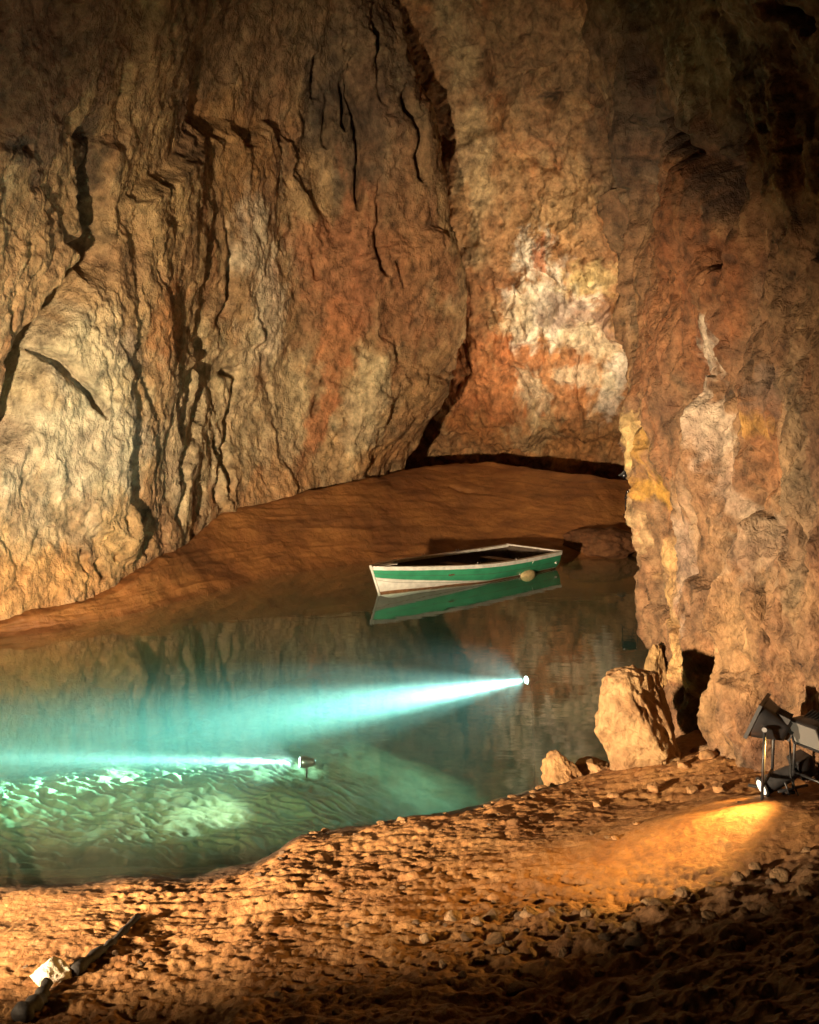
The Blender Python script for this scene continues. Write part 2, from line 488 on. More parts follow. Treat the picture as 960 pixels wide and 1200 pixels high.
BW.disp = (fbm(P * .25, 3, .5, 21.) * .7 + (ridged(P * np.array((.5, .5, .35)), 4, .5, 6.) - .6) * .35
           + fbm(P * np.array((1.3, 1.3, .9)), 4, .55, 12.) * .28 + (ridged(P * 3.0, 4, .6, 2.5) - .6) * .09 + fbm(P * 9., 3, .6, 4.) * .04).astype(np.float32)
BW.facets(40, .14, .10, 25)
BW.facets(150, .05, .10, 26, (1, 1, .9))
BW.push(590, 460, 60, 70, .3, seed=2); BW.push(640, 350, 60, 60, .35, seed=5); BW.push(550, 180, 28, 150, .3, seed=6); BW.push(650, 505, 90, 14, .12, seed=6)
for pts, w, dp in [
    ([(662, 500), (664, 512), (660, 528)], 7, .5), ([(596, 430), (620, 470), (650, 490), (662, 502)], 5, .25), ([(500, 500), (600, 490)], 5, .12), ([(600, 405), (640, 410), (700, 430)], 6, .3),
    ([(590, 200), (600, 170), (612, 120)], 6, .3), ([(640, 130), (655, 110), (660, 95)], 10, .4), ([(560, 330), (575, 360), (600, 380)], 6, .3), ([(600, 180), (640, 200), (690, 215)], 6, .3),
    ([(700, 60), (712, 140), (716, 220), (714, 290)], 12, .5), ([(570, 60), (580, 110)], 7, .3), ([(540, 420), (536, 460)], 5, .2), ([(620, 310), (640, 330), (660, 350)], 5, .25), ([(650, 240), (690, 260)], 5, .2),
    ([(520, 520), (560, 528), (740, 538)], 5, .12), ([(530, 505), (600, 512)], 4, .1),
]:
    BW.crack(pts, w, dp)
BW.C = base_rock_color(P, 13.0, ((.36, .21, .10), (.30, .15, .07), (.40, .17, .065), (.40, .29, .16)))
for x, y, rx, ry, c, rot, s in [
    (590, 40, 120, 70, (.24, .16, .09), 0, .7), (550, 170, 28, 140, (.46, .36, .21), -6, .7), (640, 130, 60, 70, (.28, .19, .11), 0, .6), (708, 150, 22, 130, DARK, -2, .6),
    (645, 110, 16, 10, DARK, -40, .7), (640, 230, 60, 40, (.40, .27, .14), 0, .6), (625, 170, 40, 10, (.36, .17, .08), 0, .4),
    (580, 450, 60, 55, (.44, .17, .065), 0, .85), (540, 440, 28, 70, (.40, .16, .065), 0, .85), (650, 450, 90, 50, (.42, .19, .08), 0, .6), (650, 520, 110, 26, (.44, .22, .085), 0, .75), (560, 500, 40, 20, (.40, .18, .065), 0, .7),
    (640, 360, 42, 45, WHITE, 25, .85), (622, 300, 22, 28, WHITE, 20, .8), (605, 370, 22, 30, PALE, 0, .7), (685, 330, 30, 22, (.56, .45, .22), 0, .6), (670, 375, 45, 18, (.30, .21, .17), 20, .7),
    (690, 410, 60, 18, PALE, 22, .8), (722, 450, 20, 34, WHITE, 30, .85), (680, 445, 40, 12, PALE, 15, .7), (624, 460, 16, 34, PALE, -20, .7), (630, 505, 30, 24, (.55, .42, .24), 0, .6), (633, 302, 8, 18, (.45, .18, .09), 0, .9),
    (540, 250, 18, 40, (.46, .25, .11), 0, .7),
]:
    BW.paint(x, y, rx, ry, c, rot, s, seed=x * .1)
BW.finish('cave_wall_back', M_WALL)

# ------------------------------------------------------------------ right cave wall
def rrib(pts, up):
    r = [at(*p) for p in pts]
    r = [off(r[0], 0, 0, -1.6)] + r
    r.append(off(r[-1], *up)); return r
right_ribs = [
    [(5.0, 1.5, -1), (4.8, 1.5, .8), (4.6, 1.5, 2.4), (4.5, 1.5, 4), (4.2, 1.5, 6), (3.8, 1.5, 8), (3.2, 1.5, 10), (1, 1.5, 14)],
    [(4.6, 6.0, -1), (4.5, 6.0, .8), (4.3, 6.0, 2.4), (4.2, 6.0, 4), (4.0, 6.0, 6), (3.6, 6.0, 8), (3.2, 6.0, 10), (1, 6.0, 14)],
    rrib([(985, 905, 8.9), (985, 700, 9.0), (985, 560, 9.1), (985, 400, 9.2), (985, 220, 9.2), (985, -30, 8.8)], (-2, -.5, 4)),
    rrib([(900, 900, 9.6), (905, 720, 9.8), (905, 560, 10.0), (905, 400, 10.2), (900, 220, 10.2), (900, -30, 9.9)], (-2, -.5, 4)),
    rrib([(830, 885, 10.5), (835, 720, 10.8), (840, 560, 11.1), (845, 400, 11.4), (840, 220, 11.5), (830, -30, 11.1)], (-2, -.5, 4)),
    rrib([(790, 860, 11.2), (795, 720, 11.7), (795, 560, 12.2), (785, 400, 12.8), (780, 220, 13.1), (765, -30, 12.8)], (-2, -.5, 4)),
    rrib([(768, 800, 12.4), (764, 720, 13.2), (758, 590, 14.2), (742, 400, 15.2), (722, 220, 15.8), (695, -30, 15.6)], (-2, -1, 4)),
]
last = right_ribs[-1]
right_ribs.append([off(p, .45, 1.0, 0) for p in last])
right_ribs.append([off(p, 2.6, 5.5, 0) for p in last])
right_ribs.append([off(p, 3.6, 15, 0) for p in last])
G = loft(right_ribs, [30, 60, 95, 95, 70, 70, 40, 40, 30], [30, 190, 170, 190, 190, 240, 50], 430, 720)
RW = Rock(G, (-3, 6, 4), 1)
P = RW.P
d = fbm(P * np.array((.35, .35, .22)), 3, .5, 41.) * .65
d += (ridged(P * np.array((.9, .9, .4)), 4, .5, 15.) - .6) * .30
d += fbm(P * np.array((2.2, 2.2, .9)), 5, .58, 18.) * .20
d += (ridged(P * np.array((6., 6., 3.2)), 4, .6, 12.) - .6) * .05
d += fbm(P * np.array((17., 17., 11.)), 3, .6, 14.) * .022
RW.disp = d.astype(np.float32)
RW.facets(70, .11, .13, 15)
RW.facets(200, .03, .10, 16, (1, 1, .55), soft=.12)
RW.push(785, 300, 62, 120, .16, seed=3, edge=.4); RW.push(850, 780, 60, 90, .15, seed=5); RW.push(798, 825, 26, 66, -1.0, rot=-8, edge=.08, seed=2)
RW.push(850, 560, 30, 160, .12, rot=-5, seed=9)
for pts, w, dp in [
    ([(740, 140), (770, 165), (800, 176), (835, 205), (850, 240), (848, 290), (842, 310)], 24, .6), ([(800, 760), (802, 800), (806, 840), (802, 880)], 34, .7), ([(720, 20), (722, 90), (726, 160), (724, 240)], 12, .3), ([(820, 10), (850, 40)], 14, .4), ([(900, 10), (940, 40)], 16, .4),
    ([(878, 490), (885, 505), (888, 530)], 10, .35), ([(850, 190), (856, 260)], 9, .3), ([(905, 420), (915, 470)], 14, .3), ([(890, 640), (905, 700), (912, 760)], 8, .25), ([(945, 600), (955, 680)], 10, .3),
    ([(790, 620), (800, 640)], 8, .25), ([(840, 690), (870, 705)], 5, .2), ([(800, 560), (806, 640), (812, 720)], 7, .2), ([(770, 560), (790, 600)], 5, .2), ([(730, 360), (760, 400), (790, 430)], 7, .25),
    ([(870, 850), (880, 880)], 9, .3), ([(810, 860), (830, 890)], 10, .3), ([(745, 250), (770, 290)], 7, .25), ([(760, 320), (800, 350)], 7, .25), ([(925, 180), (880, 140)], 9, .3), ([(940, 300), (900, 260)], 7, .2),
    ([(860, 720), (880, 780), (884, 840)], 6, .2), ([(930, 700), (926, 780)], 7, .2),
]:
    RW.crack(pts, w, dp)
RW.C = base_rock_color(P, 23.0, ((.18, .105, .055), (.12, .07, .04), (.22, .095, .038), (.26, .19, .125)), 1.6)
for x, y, rx, ry, c, rot, s in [
    (785, 290, 62, 120, (.19, .075, .03), 0, .8), (760, 400, 40, 60, (.20, .09, .04), 0, .7), (840, 90, 100, 90, (.18, .13, .09), 0, .6), (722, 110, 22, 120, DARK, 0, .7), (780, 155, 60, 30, DARK, 14, .7), (848, 235, 14, 60, DARK, -10, .7),  # dark arc over the bulge is its shadow, painted into the colour
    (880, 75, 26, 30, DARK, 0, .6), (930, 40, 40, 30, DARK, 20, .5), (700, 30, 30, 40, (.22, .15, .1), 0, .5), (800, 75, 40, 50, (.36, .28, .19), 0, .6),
    (836, 420, 12, 46, (.42, .37, .30), 8, .8), (838, 490, 13, 50, (.38, .31, .24), -4, .8), (852, 570, 12, 60, (.34, .27, .2), -8, .7), (856, 650, 18, 50, (.26, .21, .15), 0, .5),
    (764, 522, 10, 26, (.36, .21, .04), 0, .6), (772, 572, 9, 20, (.38, .22, .03), 0, .65), (750, 520, 7, 40, (.44, .32, .14), 0, .7), (757, 600, 10, 40, (.42, .31, .17), 0, .7), (772, 690, 9, 60, (.40, .27, .12), 0, .7), (785, 650, 10, 70, GREY, 0, .5),
    (870, 720, 50, 60, (.25, .155, .075), 0, .5), (840, 790, 50, 70, (.26, .16, .075), 0, .5), (905, 520, 34, 60, (.24, .11, .045), 0, .6), (885, 500, 22, 14, (.32, .19, .05), 0, .6), (910, 460, 20, 34, (.12, .09, .07), 0, .6),
    (940, 560, 30, 120, (.20, .15, .09), 0, .6), (900, 640, 24, 40, (.22, .17, .12), 0, .6), (770, 770, 12, 30, (.5, .33, .14), 0, .7), (900, 250, 60, 60, (.30, .18, .09), 0, .5),
]:
    RW.paint(x, y, rx, ry, c, rot, s, seed=x * .1)
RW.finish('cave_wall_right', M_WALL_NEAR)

# ------------------------------------------------------------------ ceiling
xs = np.linspace(-14, 12, 130); ys = np.linspace(-6, 36, 190)
X, Y = np.meshgrid(xs, ys)
P = np.stack([X, Y, np.zeros_like(X)], -1).reshape(-1, 3)
Z = 16.0 + fbm(P * .15, 4, .55, 4.) * 3.5 + fbm(P * .8, 4, .55, 8.) * .6 - 2.0 * sstep(20, 34, P[:, 1])
G = np.stack([X, Y, Z.reshape(X.shape)], -1)
grid_mesh('cave_ceiling', G, True, M_WALL, base_rock_color(G.reshape(-1, 3), 5., (BROWN, (.2, .13, .08), RUST, GREY)))

# ------------------------------------------------------------------ mud bank
ribs = []
for (f, c) in zip(foot_w, crest_w):
    big = min(1.0, max(0.0, (c[2] - .9) / .5))
    back = c - f; back[2] = 0; L = np.linalg.norm(back); back /= L + 1e-9
    n = np.array((back[0] * .4, 1.0, 0)); n /= np.linalg.norm(n)
    m1 = f * .62 + c * .38 + np.array((0, 0, .02 * c[2])); m2 = f * .28 + c * .72 + np.array((0, 0, .06 * c[2]))
    ribs.append([f - n * 2.5 - np.array((0, 0, 1.7)), f - n * .8 - np.array((0, 0, .35)), f, m1, m2, c, c + n * .55 + np.array((0, 0, .06 - .62 * big)), c + n * 1.6 + np.array((0, 0, .1 - 1.1 * big)), c + n * 4 + np.array((0, 0, .0 - 1.4 * big))])
wx = [abs(CREST[i + 1][0] - CREST[i][0]) for i in range(len(CREST) - 1)]
wx[0] = 30; wx[1] = 30; wx[-1] = 30; wx[-2] = 30
G = loft(ribs, wx, [14, 14, 45, 45, 45, 20, 20, 20], 560, 260)
MB = Rock(G, (0, 5, 40), 1)
P = MB.P
# lines left by falling water run along the bank
al = (P[:, 0] * .35 + P[:, 1] * -.15 + P[:, 2] * 1.0)
q = np.stack([P[:, 0] * .35 + P[:, 1] * .25, P[:, 2] * 5.0 + P[:, 0] * .35, P[:, 1] * .2], 1)
MB.disp = (fbm(P * .5, 3, .5, 61.) * .16 + (ridged(q * .8, 3, .5, 2.) - .6) * .055 + fbm(P * 2.2, 4, .55, 64.) * .04 + fbm(P * 9, 3, .6, 6.) * .014).astype(np.float32)
for pts, w, dp in [
    ([(365, 625), (380, 632), (392, 640)], 4, .12), ([(430, 612), (460, 618), (478, 630)], 5, .14), ([(480, 600), (520, 606), (560, 612)], 4, .1), ([(300, 640), (340, 650), (360, 655)], 4, .08),
    ([(660, 580), (672, 590), (690, 606)], 5, .14), ([(676, 572), (690, 584), (706, 598)], 5, .14), ([(694, 570), (708, 580), (720, 590)], 5, .14), ([(640, 585), (656, 598), (668, 606)], 4, .1), ([(520, 560), (545, 572), (580, 574)], 7, .16), ([(430, 590), (470, 585), (520, 590)], 4, .1),
    ([(160, 690), (180, 700)], 4, .08), ([(210, 665), (230, 680)], 4, .08), ([(560, 590), (620, 596), (650, 600)], 4, .08)]:
    MB.crack(pts, w, dp)
a = fbm(P * np.array((.6, .6, 1.5)), 4, .6, 71.)
MB.C = mixc(np.tile((.31, .135, .042), (len(P), 1)), (.20, .085, .03), sstep(-.2, .35, a))
wet = sstep(.16, .0, P[:, 2] + fbm(P * 1.5, 3, .5, 3.) * .05)
MB.C = mixc(MB.C, (.15, .065, .024), wet * .7)
MB.finish('mud_bank', M_MUD)

# ------------------------------------------------------------------ near shore and lake bed
SHORE = [atz(x, y, 0) for x, y in [(-900, 1060), (-300, 1040), (0, 1033), (110, 1031), (230, 1027), (300, 1010), (355, 978), (420, 972), (500, 957), (600, 934), (650, 921), (720, 900), (790, 872), (880, 850)]]
SHX = np.array([p[0] for p in SHORE]); SHY = np.array([p[1] for p in SHORE])
def shore_y(X): return np.interp(X, SHX, SHY)
def ground_z(X, Y, detail=True):
    X = np.asarray(X, float).ravel(); Y = np.asarray(Y, float).ravel()
    P = np.stack([X, Y, np.zeros_like(X)], 1)
    s = shore_y(X) - Y + fbm(P * 1.1, 3, .5, 90.) * .22
    if detail: s = s + fbm(P * 5.0, 3, .55, 91.) * .07
    up = np.where(s > 0, .085 * (1 - np.exp(-np.maximum(s, 0) / .28)) + .115 * np.maximum(s, 0) + .035 * np.maximum(s - 2.8, 0) ** 2,
                  np.maximum(-.42 * np.abs(s) , -1.8))
    land = sstep(0, .5, s)
    up = up + land * (.20 * sstep(1.6, 4.0, X) * sstep(5, 8, Y) + fbm(P * .7, 3, .5, 95.) * .10)
    up = up + land * .13 * np.exp(-(((X - 2.45) / .85) ** 2 + ((Y - 8.35) / .55) ** 2))       # smooth mound by the lamp
    up = up - land * .07 * np.exp(-(((X - 2.1) / 1.5) ** 2 + ((Y - 7.35) / .30) ** 2))        # trench in front of it
    if detail:
        calm = np.clip(np.exp(-(((X - 2.15) / 1.05) ** 2 + ((Y - 8.3) / .55) ** 2) * .8) * 1.5 + sstep(-1.9, -2.7, X + fbm(P * 2, 2, .5, 4.) * .5) * sstep(6.3, 6.9, Y) * .9, 0, 1)
        rgh = land * (1 - .85 * calm)
        q = P * np.array((.85, 1.25, 1.0))
        lump = (ridged(q * np.array((1.2, 2.6, 1)), 3, .5, 93.) - .6) * .032 + fbm(q * 7.0, 3, .6, 94.) * .032 * (.5 + sstep(-.2, .3, fbm(P * .9, 2, .5, 92.))) + (ridged(q * 11., 2, .6, 97.) - .6) * .022
        up = up + rgh * lump + sstep(-.3, .1, s) * fbm(P * 22., 2, .6, 99.) * .008
        rub = sstep(.2, 1.0, X - (Y - 5.6) * .25 + .2) * sstep(7.6, 7.0, Y)
        up = up + land * rub * (fbm(P * 4., 3, .55, 98.) * .10)
    return up
ts = np.linspace(0, 1, 430)
ys = 4.0 + (12.6 - 4.0) * (ts ** 1.15)
us = np.linspace(-1, 1, 640)
Y = np.repeat(ys[:, None], 640, 1); X = us[None, :] * (1.2 + Y * .43) + .1
Z = ground_z(X, Y).reshape(X.shape)
G = np.stack([X, Y, Z], -1)
P = G.reshape(-1, 3)
a = fbm(P * 1.2, 4, .6, 101.); b2 = fbm(P * 6, 3, .6, 103.)
C = mixc(np.tile((.32, .165, .062), (len(P), 1)), (.23, .11, .04), sstep(-.2, .3, a))
C = mixc(C, (.30, .17, .08), sstep(.1, .4, b2) * .6)
C = mixc(C, (.20, .13, .08), sstep(.3, 1.6, P[:, 0] - (P[:, 1] - 5.2) * .30 + a) * sstep(7.8, 7.0, P[:, 1]) * .7)
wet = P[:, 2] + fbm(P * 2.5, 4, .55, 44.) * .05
C = mixc(C, (.055, .032, .018), sstep(.115, .055, wet) * .93)  # wet mud margin, darkened further for the shore's shadow and reflection
C = mixc(C, (.36, .22, .10), sstep(-.16, -.40, wet) * .9)
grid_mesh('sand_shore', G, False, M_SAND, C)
# ground behind and beneath the viewer
xs = np.linspace(-9, 7, 90); ys = np.linspace(-6, 4.05, 60)
X, Y = np.meshgrid(xs, ys); Z = ground_z(X, np.maximum(Y, 1.0), False).reshape(X.shape) - .03
grid_mesh('cave_floor', np.stack([X, Y, Z], -1), False, M_SAND, np.tile((.36, .21, .09), (X.size, 1)))

xs = np.concatenate([np.linspace(-9, -5.2, 40), np.linspace(-5.18, -.5, 190), np.linspace(-.46, 8, 120)]); ys = 8.0 + 20 * np.linspace(0, 1, 560) ** 1.45
X, Y = np.meshgrid(xs, ys)
P = np.stack([X, Y, 0 * X], -1).reshape(-1, 3)
s = P[:, 1] - shore_y(P[:, 0])
deep = -1.12 - 1.2 * sstep(2.5, 15.0, s) - 1.1 * sstep(-1.9, 1.6, P[:, 0])
Z = deep + fbm(P * .5, 3, .5, 81.) * .25 + .022 * sstep(.5, -1.2, P[:, 0]) * np.sin(P[:, 0] * 17 + P[:, 1] * 30 + fbm(P * 1.6, 3, .5, 7.) * 14) * sstep(0, 1, s) + fbm(P * 3.5, 3, .5, 83.) * .06
Z -= .8 * sstep(1.5, .2, s)
G = np.stack([X, Y, Z.reshape(X.shape)], -1)
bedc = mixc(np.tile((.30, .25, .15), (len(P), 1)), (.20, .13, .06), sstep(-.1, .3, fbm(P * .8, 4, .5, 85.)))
bedc = mixc(bedc, (.50, .42, .23), np.exp(-(((P[:, 0] + 3.2) / 2.6) ** 4 + ((P[:, 1] - 12.6) / 1.6) ** 2)) * .9)  # paler bed by the sunken lamp: its pool of light painted into the colour
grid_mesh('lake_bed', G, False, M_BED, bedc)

# ------------------------------------------------------------------ lake water: a closed body of water
def water():
    m = bpy.data.materials.new('lake_water'); m.use_nodes = True
    nt = m.node_tree; L = nt.links
    nt.nodes.remove(nt.nodes['Principled BSDF'])
    out = nt.nodes['Material Output']
    tr = nt.nodes.new('ShaderNodeBsdfTransparent'); tr.inputs[0].default_value = (.93, .97, .95, 1)
    gl = nt.nodes.new('ShaderNodeBsdfGlossy'); gl.inputs['Roughness'].default_value = .025; gl.inputs[0].default_value = (1, 1, 1, 1)
    fr = nt.nodes.new('ShaderNodeFresnel'); fr.inputs[0].default_value = 1.42
    geo = nt.nodes.new('ShaderNodeNewGeometry')
    tc = nt.nodes.new('ShaderNodeTexCoord')
    mp = nt.nodes.new('ShaderNodeMapping'); mp.inputs['Scale'].default_value = (.8, 1.6, 1)
    n = nt.nodes.new('ShaderNodeTexNoise'); n.inputs['Scale'].default_value = 2.2; n.inputs['Detail'].default_value = 3; n.inputs['Roughness'].default_value = .45
    bp = nt.nodes.new('ShaderNodeBump'); bp.inputs['Strength'].default_value = .07; bp.inputs['Distance'].default_value = .03
    L.new(tc.outputs['Object'], mp.inputs[0]); L.new(mp.outputs[0], n.inputs['Vector']); L.new(n.outputs['Fac'], bp.inputs['Height'])
    L.new(bp.outputs[0], gl.inputs['Normal'])
    # only the upper face mirrors: seen from below the water is simply open
    mul = nt.nodes.new('ShaderNodeMath'); mul.operation = 'MULTIPLY'
    inv = nt.nodes.new('ShaderNodeMath'); inv.operation = 'SUBTRACT'; inv.inputs[0].default_value = 1
    L.new(geo.outputs['Backfacing'], inv.inputs[1]); L.new(inv.outputs[0], mul.inputs[0]); L.new(fr.outputs[0], mul.inputs[1])
    mix = nt.nodes.new('ShaderNodeMixShader')
    L.new(mul.outputs[0], mix.inputs[0]); L.new(tr.outputs[0], mix.inputs[1]); L.new(gl.outputs[0], mix.inputs[2])
    L.new(mix.outputs[0], out.inputs['Surface'])
    sc = nt.nodes.new('ShaderNodeVolumeScatter'); sc.inputs['Color'].default_value = (.66, .91, .87, 1); sc.inputs['Density'].default_value = .02; sc.inputs['Anisotropy'].default_value = .0
    ab = nt.nodes.new('ShaderNodeVolumeAbsorption'); ab.inputs['Color'].default_value = (.22, .62, .56, 1); ab.inputs['Density'].default_value = .32
    ad = nt.nodes.new('ShaderNodeAddShader')
    L.new(sc.outputs[0], ad.inputs[0]); L.new(ab.outputs[0], ad.inputs[1]); L.new(ad.outputs[0], out.inputs['Volume'])
    try: m.cycles.homogeneous_volume = True
    except Exception: pass
    bm = bmesh.new()
    bmesh.ops.create_cube(bm, size=1)
    for v in bm.verts:
        v.co = Vector(((v.co.x > 0) * 19 - 10, 7.5 + (v.co.y > 0) * 23, 0 if v.co.z > 0 else -4))
    me = bpy.data.meshes.new('lake_water'); bm.to_mesh(me); bm.free(); me.materials.append(m)
    o = bpy.data.objects.new('lake_water', me); o['kind'] = 'structure'; col.objects.link(o)
water()

# ------------------------------------------------------------------ object helpers
def mesh_obj(name, bm, mat, parent=None, smooth=True, bevel=0.0):
    bmesh.ops.recalc_face_normals(bm, faces=bm.faces)
    me = bpy.data.meshes.new(name); bm.to_mesh(me); bm.free()
    if smooth:
        for p in me.polygons: p.use_smooth = True
    me.materials.append(mat)
    o = bpy.data.objects.new(name, me)
    if parent: o.parent = parent
    col.objects.link(o)
    if bevel:
        md = o.modifiers.new('bevel', 'BEVEL'); md.width = bevel; md.segments = 2; md.limit_method = 'ANGLE'
    return o

def tag(o, label, cat, group=None):
    o['label'] = label; o['category'] = cat
    if group: o['group'] = group
    return o

def thing(name, label, cat, loc, rot=None, group=None):
    o = bpy.data.objects.new(name, None); o.empty_display_size = .1
    o.location = loc
    if rot is not None:
        o.rotation_mode = 'QUATERNION'; o.rotation_quaternion = rot
    col.objects.link(o)
    return tag(o, label, cat, group)

def add_box(bm, c, s, M=None):
    r = bmesh.ops.create_cube(bm, size=1)
    for v in r['verts']:
        v.co = Vector((v.co.x * s[0] + c[0], v.co.y * s[1] + c[1], v.co.z * s[2] + c[2]))
        if M: v.co = M @ v.co
    return r['verts']

def add_tube(bm, pts, r, n=10, cap=True):
    rings = []
    pts = [Vector(p) for p in pts]
    for i, p in enumerate(pts):
        t = (pts[min(i + 1, len(pts) - 1)] - pts[max(i - 1, 0)]).normalized()
        a = t.orthogonal().normalized() if i == 0 else (rings[-1][1] - t * rings[-1][1].dot(t)).normalized()
        b = t.cross(a)
        rr = r[i] if isinstance(r, (list, tuple)) else r
        rings.append(([bm.verts.new(p + (a * math.cos(k * 2 * math.pi / n) + b * math.sin(k * 2 * math.pi / n)) * rr) for k in range(n)], a))
    for (A, _), (B, _) in zip(rings[:-1], rings[1:]):
        for k in range(n): bm.faces.new((A[k], A[(k + 1) % n], B[(k + 1) % n], B[k]))
    if cap:
        bm.faces.new(rings[0][0][::-1]); bm.faces.new(rings[-1][0])

def aim(direction):
    return Vector(direction).normalized().to_track_quat('X', 'Z')

# ------------------------------------------------------------------ rowing boat
def boat():
    green = plain('boat_green', (.055, .36, .19), .35, noise=.25, scale=5, coat=.3)
    white = plain('boat_white', (.88, .85, .78), .45, noise=.25, scale=7)
    inner = plain('boat_inside', (.10, .07, .05), .7, noise=.4, scale=9)
    wood = plain('boat_thwart', (.22, .13, .07), .6, noise=.3, scale=9)
    Bx = atz(447, 695, 0); Sx = atz(657, 667, 0)
    bow = Vector((Bx[0], Bx[1], 0)); st = Vector((Sx[0], Sx[1], 0))
    hb = .76
    ax = (st - bow); L = math.sqrt(ax.length ** 2 - hb ** 2); ang = math.atan2(ax.y, ax.x) + math.atan2(hb, L)
    # frame: x from bow (0) to stern (L), y to port side away from the camera
    root = thing('rowing_boat', 'green and white wooden rowing boat moored along the muddy bank', 'boat', bow + Vector((math.cos(ang), math.sin(ang), 0)) * L * .5, Quaternion((0, 0, 1), ang))
    # near gunwale is the line surveyed, so the keel lies half a beam behind it
    NS, NR = 40, 16
    def half(t): return .83 * (1 - (1 - min(t / .62, 1)) ** 2.1) ** .8 * (1 - .10 * max(0, (t - .62) / .38) ** 2) + .012
    def sheer(t): return .54 - .16 * t - .07 * math.sin(math.pi * t)
    def keel(t): return -.14 + .10 * max(0, 1 - t / .08) ** 2
    def stem(t, z): return -.26 * ((z + .14) / .7) * max(0, 1 - t / .30) ** 1.5      # raked stem
    def pt(t, k, side, inset=0.0):
        s = k / NR
        b = max(half(t) - inset, .004); zk = keel(t) + inset; zs = sheer(t)
        fl = 1 - (1 - s) ** 2.2                                             # full bilge
        full = min(1, t / .5)
        fl = fl * full + (s ** .9) * (1 - full)
        z = zk + (zs - zk) * (s ** (1.0 + .9 * full))
        return Vector((t * L + stem(t, z) - L / 2, side * b * fl, z))
    def strip(bm, k0f, k1f, inset=0.0, push=0.0, n=8, sides=(-1, 1)):
        for side in sides:
            rows = []
            for i in range(NS + 1):
                t = i / NS
                k0, k1 = k0f(t), k1f(t)
                rows.append([bm.verts.new(pt(t, k0 + (k1 - k0) * j / n, side, inset) + Vector((0, side * push, 0))) for j in range(n + 1)])
            for i in range(NS):
                for j in range(n): bm.faces.new((rows[i][j], rows[i + 1][j], rows[i + 1][j + 1], rows[i][j + 1]))
    def paint_k(t):     # row index of the paint line for station t
        want = .33 - .29 * min(1, t / .5) ** .75
        for k in range(0, NR * 8 + 1):
            if pt(t, k / 8, 1).z >= want: return k / 8
        return NR
    pk = [paint_k(i / NS) for i in range(NS + 1)]
    f_paint = lambda t: pk[int(round(t * NS))]
    bm = bmesh.new(); strip(bm, lambda t: 0, f_paint); bmesh.ops.remove_doubles(bm, verts=bm.verts, dist=.002)
    mesh_obj('hull', bm, white, root)
    bm = bmesh.new(); strip(bm, f_paint, lambda t: NR, push=.004, n=6)
    mesh_obj('painted_topside', bm, green, root)
    def row_at(t, want):
        for k in range(0, NR * 16 + 1):
            if pt(t, k / 16, 1).z >= want: return k / 16
        return NR
    bm = bmesh.new(); strip(bm, lambda t: row_at(t, -.04), lambda t: row_at(t, .028 + .008 * math.sin(t * 23)), push=.007, n=2)
    mesh_obj('waterline_band', bm, plain('boat_waterline', (.26, .12, .05), .7, noise=.5, scale=12), root)
    for kk in (.36, .68):       # plank seams
        bm = bmesh.new()
        f0 = lambda t: NR * (.30 + .70 * kk); f1 = lambda t: NR * (.30 + .70 * kk) + .14
        strip(bm, f0, f1, push=.0065, n=1)
        mesh_obj('plank_seam', bm, plain('boat_seam', (.10, .13, .09), .8), root)
    bm = bmesh.new(); strip(bm, lambda t: 0, lambda t: NR, inset=.035, n=10); bmesh.ops.remove_doubles(bm, verts=bm.verts, dist=.002)
    mesh_obj('inner_planking', bm, inner, root)
    for side in (-1, 1):
        bm = bmesh.new()
        rows = []
        for i in range(NS + 1):
            p = pt(i / NS, NR, side)
            sx = side
            rows.append([bm.verts.new(p + Vector((0, sx * dy, dz))) for dy, dz in ((.04, -.055), (.04, .02), (-.07, .02), (-.07, -.035))])
        for i in range(NS):
            for j in range(4): bm.faces.new((rows[i][j], rows[i + 1][j], rows[i + 1][(j + 1) % 4], rows[i][(j + 1) % 4]))
        bm.faces.new(rows[0][::-1]); bm.faces.new(rows[-1])
        mesh_obj('gunwale', bm, white, root, smooth=False)
    # transom
    bm = bmesh.new()
    va = [pt(1, k, -1) for k in range(NR, -1, -1)] + [pt(1, k, 1) for k in range(1, NR + 1)]
    A = [bm.verts.new(v + Vector((.012, 0, 0))) for v in va]; B = [bm.verts.new(v + Vector((-.03, 0, 0))) for v in va]
    bm.faces.new(A); bm.faces.new(B[::-1])
    for k in range(len(A)): bm.faces.new((A[k], A[(k + 1) % len(A)], B[(k + 1) % len(A)], B[k]))
    mesh_obj('transom', bm, green, root, smooth=False)
    bm = bmesh.new(); bm.faces.new([bm.verts.new(v * 1 + Vector((-.034, 0, 0))) for v in va]); mesh_obj('transom_lining', bm, inner, root, smooth=False)
    bm = bmesh.new()
    add_box(bm, (L / 2 + .005, .0, sheer(1) + .005), (.07, half(1) * 2 + .04, .05)); mesh_obj('transom_rail', bm, white, root, smooth=False, bevel=.008)
    # stem post
    bm = bmesh.new()
    add_tube(bm, [pt(0, k, 1) * 1 + Vector((-.008, 0, 0)) for k in (0, 4, 8, 12, 16)] + [pt(0, 16, 1) + Vector((-.02, 0, .035))], .026, 8)
    mesh_obj('stem_post', bm, white, root)
    bm = bmesh.new()
    add_box(bm, (-L / 2 + .18, .0, sheer(0) - .005), (.34, .16, .02)); mesh_obj('breasthook', bm, white, root, smooth=False)
    for t in (.30, .55, .82):
        bm = bmesh.new(); zz = sheer(t) - .17
        add_box(bm, (t * L - L / 2, .0, zz), (.24, half(t) * 1.84, .03)); mesh_obj('thwart', bm, wood, root, smooth=False, bevel=.006)
    bm = bmesh.new(); add_box(bm, (.15, .0, -.02), (L * .62, .72, .02)); mesh_obj('floorboards', bm, wood, root, smooth=False)
